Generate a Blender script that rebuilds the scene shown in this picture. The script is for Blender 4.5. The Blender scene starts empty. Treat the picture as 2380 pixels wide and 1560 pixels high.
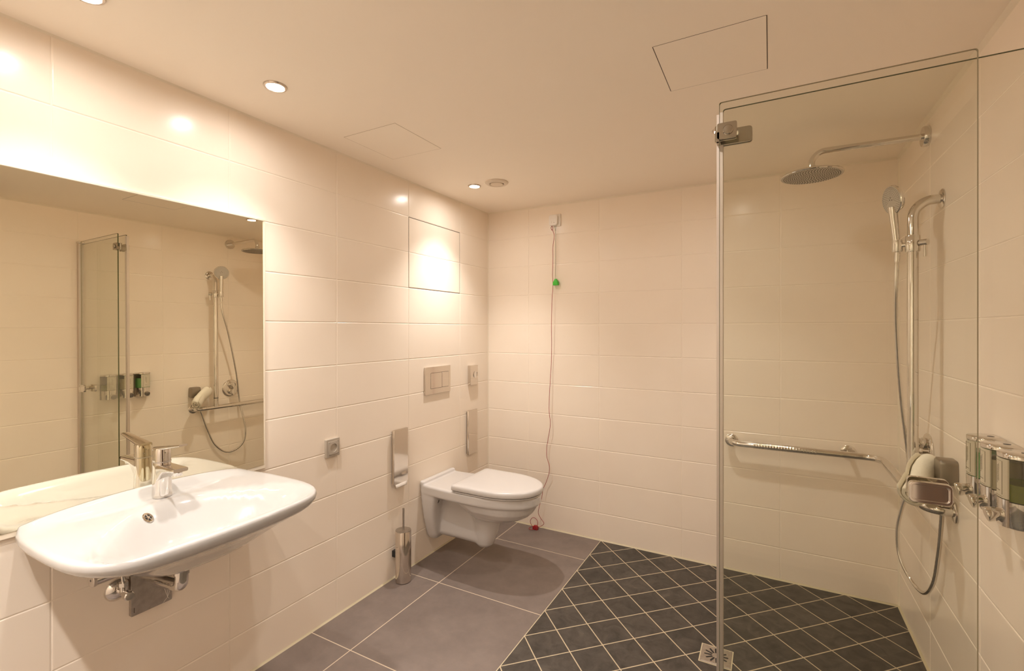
import bpy, bmesh, math, random
from mathutils import Vector, Matrix
random.seed(7)
PI = math.pi
scene = bpy.context.scene
COL = scene.collection
W, H, YF = 2.3272, 2.1714, -3.30          # room: x 0..W, y YF..0 (0 = far wall), z 0..H

# ------------------------------------------------------------------ materials
def mat(name, color, rough=.5, metal=0., spec=.5, coat=0., trans=0., emit=None, estr=0., ior=1.5):
    m = bpy.data.materials.new(name); m.use_nodes = True
    b = m.node_tree.nodes['Principled BSDF']
    b.inputs['Base Color'].default_value = (*color, 1)
    b.inputs['Roughness'].default_value = rough
    b.inputs['Metallic'].default_value = metal
    b.inputs['Specular IOR Level'].default_value = spec
    b.inputs['Coat Weight'].default_value = coat
    b.inputs['Coat Roughness'].default_value = .05
    b.inputs['Transmission Weight'].default_value = trans
    b.inputs['IOR'].default_value = ior
    if emit:
        b.inputs['Emission Color'].default_value = (*emit, 1)
        b.inputs['Emission Strength'].default_value = estr
    return m
def nodes(m): return m.node_tree.nodes, m.node_tree.links
def noise_color(m, c1, c2, scale, detail=3, rough_var=0., bump=0., lo=.35, hi=.65):
    n, l = nodes(m); b = n['Principled BSDF']
    tc = n.new('ShaderNodeTexCoord'); t = n.new('ShaderNodeTexNoise')
    t.inputs['Scale'].default_value = scale; t.inputs['Detail'].default_value = detail
    l.new(tc.outputs['Object'], t.inputs['Vector'])
    r = n.new('ShaderNodeValToRGB')
    r.color_ramp.elements[0].position = lo; r.color_ramp.elements[1].position = hi
    r.color_ramp.elements[0].color = (*c1, 1); r.color_ramp.elements[1].color = (*c2, 1)
    l.new(t.outputs['Fac'], r.inputs['Fac']); l.new(r.outputs['Color'], b.inputs['Base Color'])
    if bump:
        bp = n.new('ShaderNodeBump'); bp.inputs['Strength'].default_value = bump
        bp.inputs['Distance'].default_value = .002
        l.new(t.outputs['Fac'], bp.inputs['Height']); l.new(bp.outputs['Normal'], b.inputs['Normal'])
    return m

M = {}
M['tile'] = noise_color(mat('cream_wall_tile', (.905, .815, .70), .22, spec=.26), (.897, .805, .688), (.913, .828, .715), 3.0)
M['grout'] = mat('wall_grout', (.92, .84, .73), .7)
M['ceiling'] = noise_color(mat('ceiling_paint', (.955, .872, .752), .7), (.95, .865, .745), (.96, .88, .76), 2.0)
M['silicone'] = mat('sealant_white', (.84, .76, .62), .4)
M['silicone_floor'] = mat('sealant_beige', (.56, .49, .33), .5)
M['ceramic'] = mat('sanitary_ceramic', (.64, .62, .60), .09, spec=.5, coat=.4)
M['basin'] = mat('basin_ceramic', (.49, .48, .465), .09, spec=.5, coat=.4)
M['vent'] = mat('vent_plastic', (.72, .62, .50), .4)
M['plastic'] = mat('toilet_seat_plastic', (.64, .62, .60), .22)
M['chrome'] = mat('polished_chrome', (.74, .71, .67), .06, 1)
M['steel'] = mat('polished_steel', (.70, .64, .57), .09, 1)
M['brushed'] = noise_color(mat('brushed_steel', (.5, .46, .42), .3, 1), (.46, .42, .38), (.56, .52, .47), 60)
M['satin'] = mat('satin_grey_metal', (.33, .29, .24), .3, .85)
M['hinge'] = mat('hinge_metal', (.42, .38, .31), .16, 1)
M['alu'] = mat('anodised_aluminium', (.66, .60, .54), .45, .9)
M['silver'] = mat('silver_plastic', (.50, .45, .38), .4, .2)
M['dark'] = mat('dark_gap', (.02, .017, .014), .8)
M['seam'] = mat('panel_seam', (.10, .07, .045), .8)
M['seam_pale'] = mat('panel_seam_pale', (.34, .25, .16), .8)
M['black'] = mat('black_plastic', (.015, .015, .015), .35)
M['white'] = mat('white_plastic', (.84, .80, .74), .35)
M['greenp'] = mat('green_plastic', (.06, .52, .03), .4)
M['redp'] = mat('red_plastic', (.27, .006, .012), .3)
M['redcord'] = mat('red_cord', (.33, .03, .03), .6)
M['greencord'] = mat('green_cord', (.20, .24, .14), .6)
M['towel'] = noise_color(mat('white_terry', (.84, .79, .66), .95), (.80, .75, .62), (.87, .82, .70), 350, bump=.5)
M['paper'] = mat('toilet_paper', (.86, .82, .76), .9)
M['door'] = noise_color(mat('dark_wood', (.07, .025, .008), .45), (.05, .017, .006), (.10, .04, .014), 9)
M['label'] = mat('printed_label', (.66, .60, .47), .5)
M['print'] = mat('label_print', (.22, .18, .11), .6)
M['liq_green'] = mat('green_gel', (.20, .46, .17), .2)
M['liq_cream'] = mat('cream_lotion', (.50, .43, .30), .2)
M['liq_olive'] = mat('olive_gel', (.16, .18, .02), .15)
M['lens'] = mat('lamp_lens', (.9, .9, .9), .4, emit=(1, .925, .86), estr=120)
M['ring'] = mat('lamp_ring_metal', (.62, .55, .48), .25, .9)
M['nozzle'] = mat('rubber_nozzle', (.10, .09, .08), .6)
M['sprayface'] = mat('spray_face', (.50, .46, .40), .35, .35)

def thin_glass(name, tint, fres=1.5):
    m = bpy.data.materials.new(name); m.use_nodes = True
    n, l = nodes(m); n.remove(n['Principled BSDF']); out = n['Material Output']
    t = n.new('ShaderNodeBsdfTransparent'); t.inputs['Color'].default_value = (*tint, 1)
    g = n.new('ShaderNodeBsdfGlossy'); g.inputs['Roughness'].default_value = .01
    f = n.new('ShaderNodeLayerWeight'); f.inputs['Blend'].default_value = .5
    p = n.new('ShaderNodeMath'); p.operation = 'POWER'; p.inputs[1].default_value = 5
    q = n.new('ShaderNodeMath'); q.operation = 'MULTIPLY_ADD'; q.inputs[1].default_value = .9; q.inputs[2].default_value = ((fres-1)/(fres+1))**2
    mx = n.new('ShaderNodeMixShader')
    l.new(f.outputs['Facing'], p.inputs[0]); l.new(p.outputs[0], q.inputs[0]); l.new(q.outputs[0], mx.inputs['Fac']); l.new(t.outputs['BSDF'], mx.inputs[1])
    l.new(g.outputs['BSDF'], mx.inputs[2]); l.new(mx.outputs['Shader'], out.inputs['Surface'])
    return m
M['glass'] = thin_glass('shower_glass', (.965, .968, .945), 1.36)
M['clearplastic'] = thin_glass('clear_plastic', (.90, .90, .86), 1.4)
M['glassedge'] = mat('glass_edge', (.09, .10, .045), .12)
M['glassedge_pale'] = mat('glass_edge_pale', (.36, .31, .21), .2)

mm = bpy.data.materials.new('mirror_silver'); mm.use_nodes = True
n, l = nodes(mm); n.remove(n['Principled BSDF'])
g = n.new('ShaderNodeBsdfGlossy'); g.inputs['Color'].default_value = (.90, .87, .73, 1); g.inputs['Roughness'].default_value = 0.0
l.new(g.outputs['BSDF'], n['Material Output'].inputs['Surface']); M['mirror'] = mm

def math_node(n, l, op, a, b=None, c=None):
    q = n.new('ShaderNodeMath'); q.operation = op
    for i, v in enumerate((a, b, c)):
        if v is None: continue
        if isinstance(v, (int, float)): q.inputs[i].default_value = v
        else: l.new(v, q.inputs[i])
    return q.outputs[0]
def floor_mat(name, kind):
    m = bpy.data.materials.new(name); m.use_nodes = True
    n, l = nodes(m); b = n['Principled BSDF']
    geo = n.new('ShaderNodeNewGeometry'); sep = n.new('ShaderNodeSeparateXYZ')
    l.new(geo.outputs['Position'], sep.inputs[0]); X, Y = sep.outputs[0], sep.outputs[1]
    if kind == 'large':
        a = math_node(n, l, 'DIVIDE', math_node(n, l, 'SUBTRACT', X, .2435), .6)
        c = math_node(n, l, 'DIVIDE', math_node(n, l, 'ADD', Y, .2915), .6)
        size, gw = .6, .0021
    else:
        s = .2122
        xs = math_node(n, l, 'SUBTRACT', X, .8384)
        a = math_node(n, l, 'DIVIDE', math_node(n, l, 'ADD', xs, Y), s)
        c = math_node(n, l, 'DIVIDE', math_node(n, l, 'SUBTRACT', xs, Y), s)
        size, gw = .15, .0023
    def edge(v):
        fr = math_node(n, l, 'FRACT', v)
        d = math_node(n, l, 'MINIMUM', fr, math_node(n, l, 'SUBTRACT', 1.0, fr))
        return math_node(n, l, 'MULTIPLY', d, size)
    e = math_node(n, l, 'MINIMUM', edge(a), edge(c))
    mask = math_node(n, l, 'LESS_THAN', e, gw)
    ids = n.new('ShaderNodeCombineXYZ')
    l.new(math_node(n, l, 'FLOOR', a), ids.inputs[0]); l.new(math_node(n, l, 'FLOOR', c), ids.inputs[1])
    wn = n.new('ShaderNodeTexWhiteNoise'); wn.noise_dimensions = '2D'; l.new(ids.outputs[0], wn.inputs['Vector'])
    off = n.new('ShaderNodeVectorMath'); off.operation = 'ADD'
    l.new(geo.outputs['Position'], off.inputs[0])
    sc_ = n.new('ShaderNodeVectorMath'); sc_.operation = 'SCALE'; sc_.inputs['Scale'].default_value = 5
    l.new(wn.outputs['Color'], sc_.inputs[0]); l.new(sc_.outputs[0], off.inputs[1])
    t = n.new('ShaderNodeTexNoise'); l.new(off.outputs[0], t.inputs['Vector'])
    t.inputs['Scale'].default_value = 8 if kind == 'large' else 14
    t.inputs['Detail'].default_value = 9; t.inputs['Roughness'].default_value = .68
    t.inputs['Distortion'].default_value = .2 if kind == 'large' else .9
    r = n.new('ShaderNodeValToRGB'); el = r.color_ramp.elements
    if kind == 'large':
        el[0].position, el[1].position = .3, .75
        el[0].color = (.158, .124, .106, 1); el[1].color = (.215, .172, .147, 1)
    else:
        el[0].position, el[1].position = .3, .78
        el[0].color = (.022, .018, .014, 1); el[1].color = (.092, .077, .063, 1)
    l.new(t.outputs['Fac'], r.inputs['Fac'])
    hv = n.new('ShaderNodeHueSaturation'); l.new(r.outputs['Color'], hv.inputs['Color'])
    amt = .06 if kind == 'large' else .35
    l.new(math_node(n, l, 'MULTIPLY_ADD', wn.outputs['Value'], amt, 1 - amt / 2), hv.inputs['Value'])
    # fine pale specks
    sp = n.new('ShaderNodeTexNoise'); sp.inputs['Scale'].default_value = 160; sp.inputs['Detail'].default_value = 2
    l.new(geo.outputs['Position'], sp.inputs['Vector'])
    spm = n.new('ShaderNodeValToRGB'); spm.color_ramp.elements[0].position = .70; spm.color_ramp.elements[1].position = .78
    spm.color_ramp.elements[0].color = (0, 0, 0, 1); spm.color_ramp.elements[1].color = (.5, .5, .5, 1)
    l.new(sp.outputs['Fac'], spm.inputs['Fac'])
    ms = n.new('ShaderNodeMixRGB'); l.new(spm.outputs['Color'], ms.inputs['Fac'])
    l.new(hv.outputs['Color'], ms.inputs[1]); ms.inputs[2].default_value = (.30, .26, .22, 1)
    mx = n.new('ShaderNodeMixRGB'); l.new(mask, mx.inputs['Fac']); l.new(ms.outputs['Color'], mx.inputs[1])
    mx.inputs[2].default_value = (.60, .50, .37, 1) if kind == 'large' else (.52, .43, .29, 1)
    l.new(mx.outputs['Color'], b.inputs['Base Color'])
    b.inputs['Roughness'].default_value = .5 if kind == 'large' else .42
    bp = n.new('ShaderNodeBump'); bp.inputs['Strength'].default_value = .25 if kind == 'large' else .5
    bp.inputs['Distance'].default_value = .002
    hgt = math_node(n, l, 'SUBTRACT', t.outputs['Fac'], math_node(n, l, 'MULTIPLY', mask, .6))
    l.new(hgt, bp.inputs['Height']); l.new(bp.outputs['Normal'], b.inputs['Normal'])
    return m
M['floor_large'] = floor_mat('large_grey_floor_tiles', 'large')
M['floor_mosaic'] = floor_mat('dark_diagonal_floor_tiles', 'mosaic')

# ------------------------------------------------------------------ mesh helpers
class MB:
    def __init__(self): self.bm = bmesh.new(); self.mi = 0
    def face(self, vs):
        try:
            f = self.bm.faces.new(vs); f.material_index = self.mi; return f
        except ValueError: return None
    def quad(self, *pts): return self.face([self.bm.verts.new(p) for p in pts])
    def box(self, x0, x1, y0, y1, z0, z1):
        v = [self.bm.verts.new(p) for p in ((x0,y0,z0),(x1,y0,z0),(x1,y1,z0),(x0,y1,z0),(x0,y0,z1),(x1,y0,z1),(x1,y1,z1),(x0,y1,z1))]
        for q in ((3,2,1,0),(4,5,6,7),(0,1,5,4),(1,2,6,5),(2,3,7,6),(3,0,4,7)): self.face([v[i] for i in q])
        return self
    def loft(self, rings, cap0=True, cap1=True, closed=True):
        vr = [[self.bm.verts.new(p) for p in r] for r in rings]
        for a, b in zip(vr[:-1], vr[1:]):
            k = len(a)
            for i in range(k if closed else k - 1):
                j = (i + 1) % k
                self.face([a[i], a[j], b[j], b[i]])
        if cap0: self.face(vr[0][::-1])
        if cap1: self.face(vr[-1])
        return self
    def prism(self, outline, f0, f1):       # outline: 2D list; f0/f1 map 2D -> 3D
        return self.loft([[f0(p) for p in outline], [f1(p) for p in outline]])
    def lathe(self, prof, o, axis, seg=32, cap0=True, cap1=True):   # prof: (radius, height)
        o = Vector(o); ax = Vector(axis).normalized()
        u = ax.orthogonal().normalized(); w = ax.cross(u)
        rings = [[o + ax * h + (u * math.cos(2*PI*i/seg) + w * math.sin(2*PI*i/seg)) * max(r, 1e-5) for i in range(seg)] for r, h in prof]
        return self.loft(rings, cap0, cap1)
    def cyl(self, p0, p1, r, seg=24, r2=None):
        p0, p1 = Vector(p0), Vector(p1); d = p1 - p0
        return self.lathe([(r, 0), (r if r2 is None else r2, d.length)], p0, d, seg)
    def tube(self, pts, r, seg=14, caps=True):
        pts = [Vector(p) for p in pts]; k = len(pts)
        T = [(pts[min(i+1, k-1)] - pts[max(i-1, 0)]).normalized() for i in range(k)]
        u = T[0].orthogonal().normalized(); rings = []
        for i in range(k):
            u = (u - T[i] * u.dot(T[i])).normalized(); w = T[i].cross(u)
            rr = r(i) if callable(r) else r
            rings.append([pts[i] + (u * math.cos(2*PI*j/seg) + w * math.sin(2*PI*j/seg)) * rr for j in range(seg)])
        return self.loft(rings, caps, caps)

def smooth_path(pts, sub=8):                # Catmull-Rom
    P = [Vector(p) for p in pts]; P = [P[0]*2 - P[1]] + P + [P[-1]*2 - P[-2]]; out = []
    for i in range(1, len(P) - 2):
        a, b, c, d = P[i-1], P[i], P[i+1], P[i+2]
        for s in range(sub):
            t = s / sub
            out.append(.5 * ((2*b) + (c-a)*t + (2*a-5*b+4*c-d)*t*t + (-a+3*b-3*c+d)*t**3))
    out.append(P[-2]); return out
def fillet_path(pts, r, n=8):               # polyline with rounded corners
    P = [Vector(p) for p in pts]; out = [P[0]]
    for i in range(1, len(P) - 1):
        rr = r[i-1] if isinstance(r, (list, tuple)) else r
        a = (P[i-1] - P[i]).normalized(); b = (P[i+1] - P[i]).normalized()
        ang = a.angle(b); d = rr / math.tan(ang / 2)
        p0, p1 = P[i] + a * d, P[i] + b * d
        cen = P[i] + (a + b).normalized() * (rr / math.sin(ang / 2))
        v0, v1 = p0 - cen, p1 - cen; th = v0.angle(v1)
        for k in range(n + 1):
            t = k / n
            out.append(cen + (v0 * math.sin((1-t)*th) + v1 * math.sin(t*th)) / math.sin(th))
    out.append(P[-1]); return out
def rrect(w, h, r, n=5, cx=0, cy=0):        # rounded rectangle outline, counter-clockwise
    out = []
    for sx, sy, a0 in ((1, 1, 0), (-1, 1, 90), (-1, -1, 180), (1, -1, 270)):
        for k in range(n + 1):
            a = math.radians(a0 + 90 * k / n)
            out.append((cx + sx*(w/2 - r) + r*math.cos(a), cy + sy*(h/2 - r) + r*math.sin(a)))
    return out
def sstep(t):
    t = max(0., min(1., t)); return t*t*(3-2*t)
def lerp(a, b, t): return a + (b - a) * t
def table(tb, x):
    if x <= tb[0][0]: return tb[0][1]
    for (a, b), (c, d) in zip(tb[:-1], tb[1:]):
        if x <= c: return lerp(b, d, (x - a) / (c - a))
    return tb[-1][1]

def obj(name, mb, m, parent=None, bevel=0., seg=2, smooth=True, ang=38, subsurf=0):
    bm = mb.bm if isinstance(mb, MB) else mb
    bmesh.ops.recalc_face_normals(bm, faces=bm.faces)
    if smooth:
        for f in bm.faces: f.smooth = True
        for e in bm.edges:
            if len(e.link_faces) == 2 and e.calc_face_angle(0) > math.radians(ang): e.smooth = False
    me = bpy.data.meshes.new(name)
    if parent is not None:
        off = Vector(parent.location); p = parent.parent
        while p is not None: off += Vector(p.location); p = p.parent
        bmesh.ops.translate(bm, verts=bm.verts, vec=-off)
    bm.to_mesh(me); bm.free()
    for x in (m if isinstance(m, (list, tuple)) else [m]): me.materials.append(x)
    o = bpy.data.objects.new(name, me); COL.objects.link(o)
    if parent is not None: o.parent = parent
    if bevel:
        b = o.modifiers.new('Bevel', 'BEVEL'); b.width = bevel; b.segments = seg; b.limit_method = 'ANGLE'
        b.angle_limit = math.radians(40); b.harden_normals = True
    if subsurf:
        s = o.modifiers.new('Subdivision', 'SUBSURF'); s.levels = subsurf; s.render_levels = subsurf
    return o
def thing(name, label, cat, loc, group=None):
    o = bpy.data.objects.new(name, None); COL.objects.link(o); o.location = loc
    o.empty_display_size = .05
    o['label'] = label; o['category'] = cat; o['kind'] = 'thing'
    if group: o['group'] = group
    return o
def struct(name, mb, m, **k):
    o = obj(name, mb, m, **k); o['kind'] = 'structure'; return o

# ------------------------------------------------------------------ the room
def tile_wall(name, P, nrm, ue, ve, skip=(), thick=.08):
    """P(u,v)->point on the tile face, nrm points into the room."""
    mb = MB(); nv = Vector(nrm); g, bw, dp = .0011, .0032, .0014
    for i in range(len(ue) - 1):
        for j in range(len(ve) - 1):
            if (i, j) in skip: continue
            u0, u1, v0, v1 = ue[i] + g, ue[i+1] - g, ve[j] + g, ve[j+1] - g
            def ring(k, d): return [P(a, b) - nv * d for a, b in ((u0+k, v0+k), (u1-k, v0+k), (u1-k, v1-k), (u0+k, v1-k))]
            mb.mi = 0
            mb.loft([ring(0, dp), ring(bw * .45, dp * .25), ring(bw, 0)], cap0=False, cap1=True)
    mb.mi = 1
    a, b, c, d = (P(ue[0], ve[0]), P(ue[-1], ve[0]), P(ue[-1], ve[-1]), P(ue[0], ve[-1]))
    f, k = nv * dp, nv * thick
    mb.loft([[p - k for p in (a, b, c, d)], [p - f for p in (a, b, c, d)]])
    return struct(name, mb, [M['tile'], M['grout']], smooth=False)
rows = [0.0] + [H - .2 * k for k in range(10, -1, -1)]
left_u = [YF] + [y for y in [-.35 - .5 * k for k in range(6, -1, -1)] if y > YF + .01] + [0.0]
iu = left_u.index(-.85); jv = len(rows) - 2
tile_wall('wall_left', lambda u, v: Vector((0, u, v)), (1, 0, 0), left_u, rows, skip={(iu, jv-1), (iu, jv-2)})
back_u = [0.0] + [W - .5 * k for k in range(4, -1, -1)]
tile_wall('wall_back', lambda u, v: Vector((u, 0, v)), (0, -1, 0), back_u, rows)
right_u = [YF] + [-.5 * k for k in range(6, -1, -1)]
tile_wall('wall_right', lambda u, v: Vector((W, u, v)), (-1, 0, 0), right_u, rows)
tile_wall('wall_front', lambda u, v: Vector((u, YF, v)), (0, 1, 0), back_u, rows)
# floor: large tiles left of the seam, dark diagonal tiles in the wet zone
mb = MB(); SX = .8384
mb.mi = 0; mb.box(0, SX - .002, YF, 0, -.06, 0)
mb.mi = 1; mb.box(SX + .002, W, YF, 0, -.06, 0)
mb.mi = 2; mb.box(SX - .002, SX + .002, YF, 0, -.06, -.0003)
struct('floor', mb, [M['floor_large'], M['floor_mosaic'], M['silicone_floor']], smooth=False)
mb = MB(); mb.box(0, W, YF, 0, H, H + .08)
struct('ceiling', mb, M['ceiling'], smooth=False)
def bead(name, a, b, n1, n2, s, m):         # little quarter fillet of sealant along a corner
    a, b, n1, n2 = Vector(a), Vector(b), Vector(n1), Vector(n2); mb = MB()
    prof = [n1*0 , n1*s, (n1+n2)*s*.42, n2*s]
    mb.loft([[a + p for p in prof], [b + p for p in prof]])
    return struct(name, mb, m)
bead('trim_1', (0, YF, 0), (0, 0, 0), (1,0,0), (0,0,1), .007, M['silicone_floor'])
bead('trim_2', (0, 0, 0), (W, 0, 0), (0,-1,0), (0,0,1), .008, M['silicone_floor'])
bead('trim_3', (W, YF, 0), (W, 0, 0), (-1,0,0), (0,0,1), .008, M['silicone_floor'])
bead('trim_4', (0, 0, H), (W, 0, H), (0,-1,0), (0,0,-1), .010, M['silicone'])
bead('trim_5', (W, YF, H), (W, 0, H), (-1,0,0), (0,0,-1), .012, M['silicone'])
bead('trim_6', (0, YF, H), (0, 0, H), (1,0,0), (0,0,-1), .006, M['silicone'])
bead('trim_7', (0, 0, 0), (0, 0, H), (1,0,0), (0,-1,0), .006, M['silicone'])
bead('trim_8', (W, 0, 0), (W, 0, H), (-1,0,0), (0,-1,0), .007, M['silicone'])
# dark wooden door in the right wall, behind the photographer's shoulder (seen in the chrome)
mb = MB(); mb.box(W - .03, W - .001, -2.70, -1.98, .004, 2.02)
dr = struct('door_1', mb, M['door'], bevel=.003)
mb = MB()
for y0, y1, z1 in ((-2.76, -2.70, 2.08), (-1.98, -1.92, 2.08)): mb.box(W - .018, W - .0005, y0, y1, .004, z1)
mb.box(W - .018, W - .0005, -2.70, -1.98, 2.02, 2.08)
obj('door_frame', mb, M['white'], dr)
mb = MB(); mb.tube(fillet_path([(W - .03, -2.06, 1.05), (W - .085, -2.06, 1.05), (W - .085, -2.18, 1.05)], .015), .009)
obj('door_handle', mb, M['brushed'], dr)

# ------------------------------------------------------------------ wall and ceiling hatches
t = thing('access_hatch', 'square tiled access hatch with dark outline high on the left wall', 'hatch', (0, -.6, 1.771))
mb = MB(); mb.box(-.012, -.0013, -.8497, -.3503, 1.5716, 1.9712); obj('hatch_frame', mb, M['seam'], t)
mb = MB()
for z0, z1 in ((1.5745, 1.7703), (1.7725, 1.9672)):
    pts = lambda k, x: [(x, a, b) for a, b in ((-.8465+k, z0+k), (-.3535-k, z0+k), (-.3535-k, z1-k), (-.8465+k, z1-k))]
    mb.loft([pts(0, -.006), pts(0, -.0012), pts(.0015, -.0003), pts(.0032, .0004)], cap0=True)
mb.mi = 1; mb.box(-.006, -.0008, -.8465, -.3535, 1.7690, 1.7738)
obj('tiled_door', mb, [M['tile'], M['grout']], t, smooth=False)
for (x0, x1, y0, y1, lab, th, sd_, big) in ((.161, .4505, -1.450, -1.1475, 'small square flush ceiling hatch nearer the left wall', .0010, .0012, False),
                              (1.477, 1.771, -1.475, -1.182, 'square flush ceiling hatch above the shower glass, thin dark outline', .0010, .0024, True)):
    t = thing('ceiling_hatch', lab, 'hatch', ((x0+x1)/2, (y0+y1)/2, H), 'flush ceiling hatches')
    mb = MB()
    for a0, a1, b0, b1 in ((x0 - th, x1 + th, y0 - th, y0), (x0 - th, x1 + th, y1, y1 + th), (x0 - sd_, x0, y0, y1), (x1, x1 + sd_, y0, y1)): mb.box(a0, a1, b0, b1, H - .0005, H + .001)
    obj('hatch_seam', mb, M['seam'] if big else M['seam_pale'], t, smooth=False)
    mb = MB(); mb.box(x0, x1, y0, y1, H - .0006, H + .001); obj('hatch_cover', mb, M['ceiling'], t, smooth=False)

# ------------------------------------------------------------------ downlights and vent
LIGHT = (1.0, .925, .87)
def downlight(x, y, label, power):
    t = thing('recessed_downlight', label, 'ceiling light', (x, y, H), 'recessed ceiling downlights')
    mb = MB(); mb.lathe([(.0275, -.001), (.0275, .004), (.030, .0065), (.036, .005), (.038, .001), (.038, -.001)], (x, y, H), (0, 0, -1), 40, False, False)
    obj('trim_ring', mb, M['ring'], t)
    mb = MB(); mb.lathe([(.0272, 0), (.0272, .002), (.02, .0038), (.006, .0045), (.0001, .0046)], (x, y, H), (0, 0, -1), 40)
    obj('lamp_lens', mb, M['lens'], t)
    ld = bpy.data.lights.new('lamp_beam', 'SPOT'); ld.energy = power; ld.color = LIGHT
    ld.spot_size = math.radians(99); ld.spot_blend = 1.0; ld.shadow_soft_size = .022
    lo = bpy.data.objects.new('lamp_beam', ld); COL.objects.link(lo); lo.parent = t
    lo.location = (0, 0, -.012)
P0 = 24
downlight(.293, -2.375, 'glowing round downlight above the left part of the mirror, cut by the photo edge', P0 * .65)
downlight(.295, -1.867, 'glowing round downlight above the right end of the mirror', P0 * .65)
downlight(.275, -.597, 'glowing round downlight above the toilet beside the round vent', P0 * .84)
downlight(1.603, -.745, 'glowing round downlight half hidden behind the glass screen hinge', P0 * .47)
downlight(1.45, -2.10, 'round downlight in front of the shower, just above the photo edge', P0 * .47)
downlight(.55, -2.97, 'added unseen fill downlight by the entrance wall, nearer the mirror side', P0 * 1.3)  # assumed fitting, added behind the camera to lift the ambient level
downlight(1.15, -2.97, 'added unseen fill downlight by the entrance wall, nearer the dark door', P0 * 1.3)  # second added fill lamp, there only for more bounced light
t = thing('ceiling_vent', 'round beige ceiling vent beside the small downlight', 'vent', (.420, -.590, H))
mb = MB(); mb.lathe([(.040, .002), (.040, .008), (.044, .012), (.058, .010), (.066, .004), (.067, -.001)], (.420, -.590, H), (0, 0, -1), 48, False, False)
obj('vent_ring', mb, M['vent'], t)
mb = MB(); mb.lathe([(.034, .002), (.036, .010), (.034, .013), (.0001, .0145)], (.420, -.590, H), (0, 0, -1), 48)
obj('vent_disc', mb, M['vent'], t)
mb = MB(); mb.lathe([(.041, -.001), (.041, .0015)], (.420, -.590, H), (0, 0, -1), 40); obj('vent_throat', mb, M['seam'], t)

# ------------------------------------------------------------------ mirror
t = thing('wall_mirror', 'large rectangular wall mirror above the washbasin', 'mirror', (0, -2.12, 1.285))
y0, y1, z0, z1 = -2.52, -1.7185, .799, 1.7705
mb = MB(); xb, xt = .0085, .0030
mb.loft([[(0, y0, z0), (0, y1, z0), (0, y1, z1), (0, y0, z1)], [(xb, y0, z0), (xb, y1, z0), (xt, y1, z1), (xt, y0, z1)]])
obj('mirror_glass', mb, [M['mirror']], t, smooth=False)
mb = MB(); bwid = .0085
for a0, a1, b0, b1 in ((y0-bwid, y1+bwid, z1, z1+bwid), (y0-bwid, y1+bwid, z0-.016, z0), (y0-bwid, y0, z0, z1), (y1, y1+bwid, z0, z1)):
    mb.box(-.0005, .0075, a0, a1, b0, b1)
obj('mirror_border', mb, M['silicone'], t, bevel=.002)

# ------------------------------------------------------------------ washbasin
BY = -2.115
HALF = [(.0, .308), (.05, .323), (.10, .331), (.16, .335), (.22, .336), (.28, .336), (.34, .333), (.385, .325), (.418, .313), (.445, .296),
        (.468, .273), (.484, .247), (.494, .220), (.501, .18), (.506, .135), (.509, .09), (.511, .045)]
outline = [(x, BY + d) for x, d in HALF] + [(.512, BY)] + [(x, BY - d * (1 - .03 * x / .5)) for x, d in reversed(HALF)]
bk = [(0.0, BY - .308 + .616 * k / 16) for k in range(1, 16)]
outline += bk
def rim(x, y):
    d = (y - BY) / .31
    lip = .030 * (1 - sstep((x - .012) / .05)) * max(0, 1 - d*d) ** .6
    return .803 + lip
def ztop(x, y):
    d = abs(y - BY)
    wv = lerp(.085, .292, sstep((x - .10) / .30) ** .85)
    a, b, c = (x - .118), (.478 - x) * 1.0, (wv - d) * .85
    k = .03
    e = -k * math.log(sum(math.exp(-max(min(v, .4), -.4) / k) for v in (a, b, c)))
    return rim(x, y) - .030 * sstep((e + .012) / .055) - .078 * sstep((e - .015) / .095)
CX, CY = .27, BY
def ringpt(s, zf): return [(CX + (x - CX) * s, CY + (y - CY) * s, zf(CX + (x - CX) * s, CY + (y - CY) * s)) for x, y in outline]
rings = []
for s, dz in ((.0, .150), (.12, .150), (.25, .147), (.38, .135), (.5, .114), (.6, .095), (.7, .077), (.78, .064), (.85, .0535), (.90, .0465), (.94, .0395), (.965, .034), (.983, .0275), (.995, .0205)):
    rings.append(ringpt(max(s, .001), lambda x, y, dz=dz: .803 - dz))
for s, dz in ((1.0, .015), (.996, .007), (.988, .002)): rings.append(ringpt(s, lambda x, y, dz=dz: rim(x, y) - dz))
for k in range(0, 33):
    s = .975 * (1 - k / 32.0); rings.append(ringpt(max(s, .001), ztop))
mb = MB(); mb.loft(rings)
t = thing('washbasin', 'wide white ceramic washbasin hung on the wall under the mirror', 'washbasin', (0, BY, .803))
for v in mb.bm.verts:
    v.co.x = max(v.co.x, .0012 if v.co.z < .782 else .0092)
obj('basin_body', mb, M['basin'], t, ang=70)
def basin_hit(u):                           # normal of the bowl surface
    x, y = u; e = .002
    return Vector((-(ztop(x+e, y)-ztop(x-e, y))/(2*e), -(ztop(x, y+e)-ztop(x, y-e))/(2*e), 1)).normalized()
ox, oy = .165, -2.187
nn = basin_hit((ox, oy)); oc = Vector((ox, oy, ztop(ox, oy)))
mb = MB(); mb.lathe([(.017, -.004), (.017, .0015), (.0145, .003), (.0105, .002), (.0105, -.004)], oc, nn, 32)
orr = obj('overflow_ring', mb, M['chrome'], t)
mb = MB(); mb.lathe([(.0108, -.002), (.0108, .0008)], oc, nn, 24); obj('overflow_hole', mb, M['dark'], orr)
mb = MB(); u = nn.orthogonal().normalized(); w = nn.cross(u)
for k in range(5):
    a = 2*PI*k/5 + .3; d = u*math.cos(a) + w*math.sin(a)
    mb.cyl(oc + nn*.0016, oc + nn*.0016 + d*.0108, .0014, 8)
mb.lathe([(.004, 0), (.004, .003)], oc, nn, 12)
obj('overflow_grille', mb, M['chrome'], orr)
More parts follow.
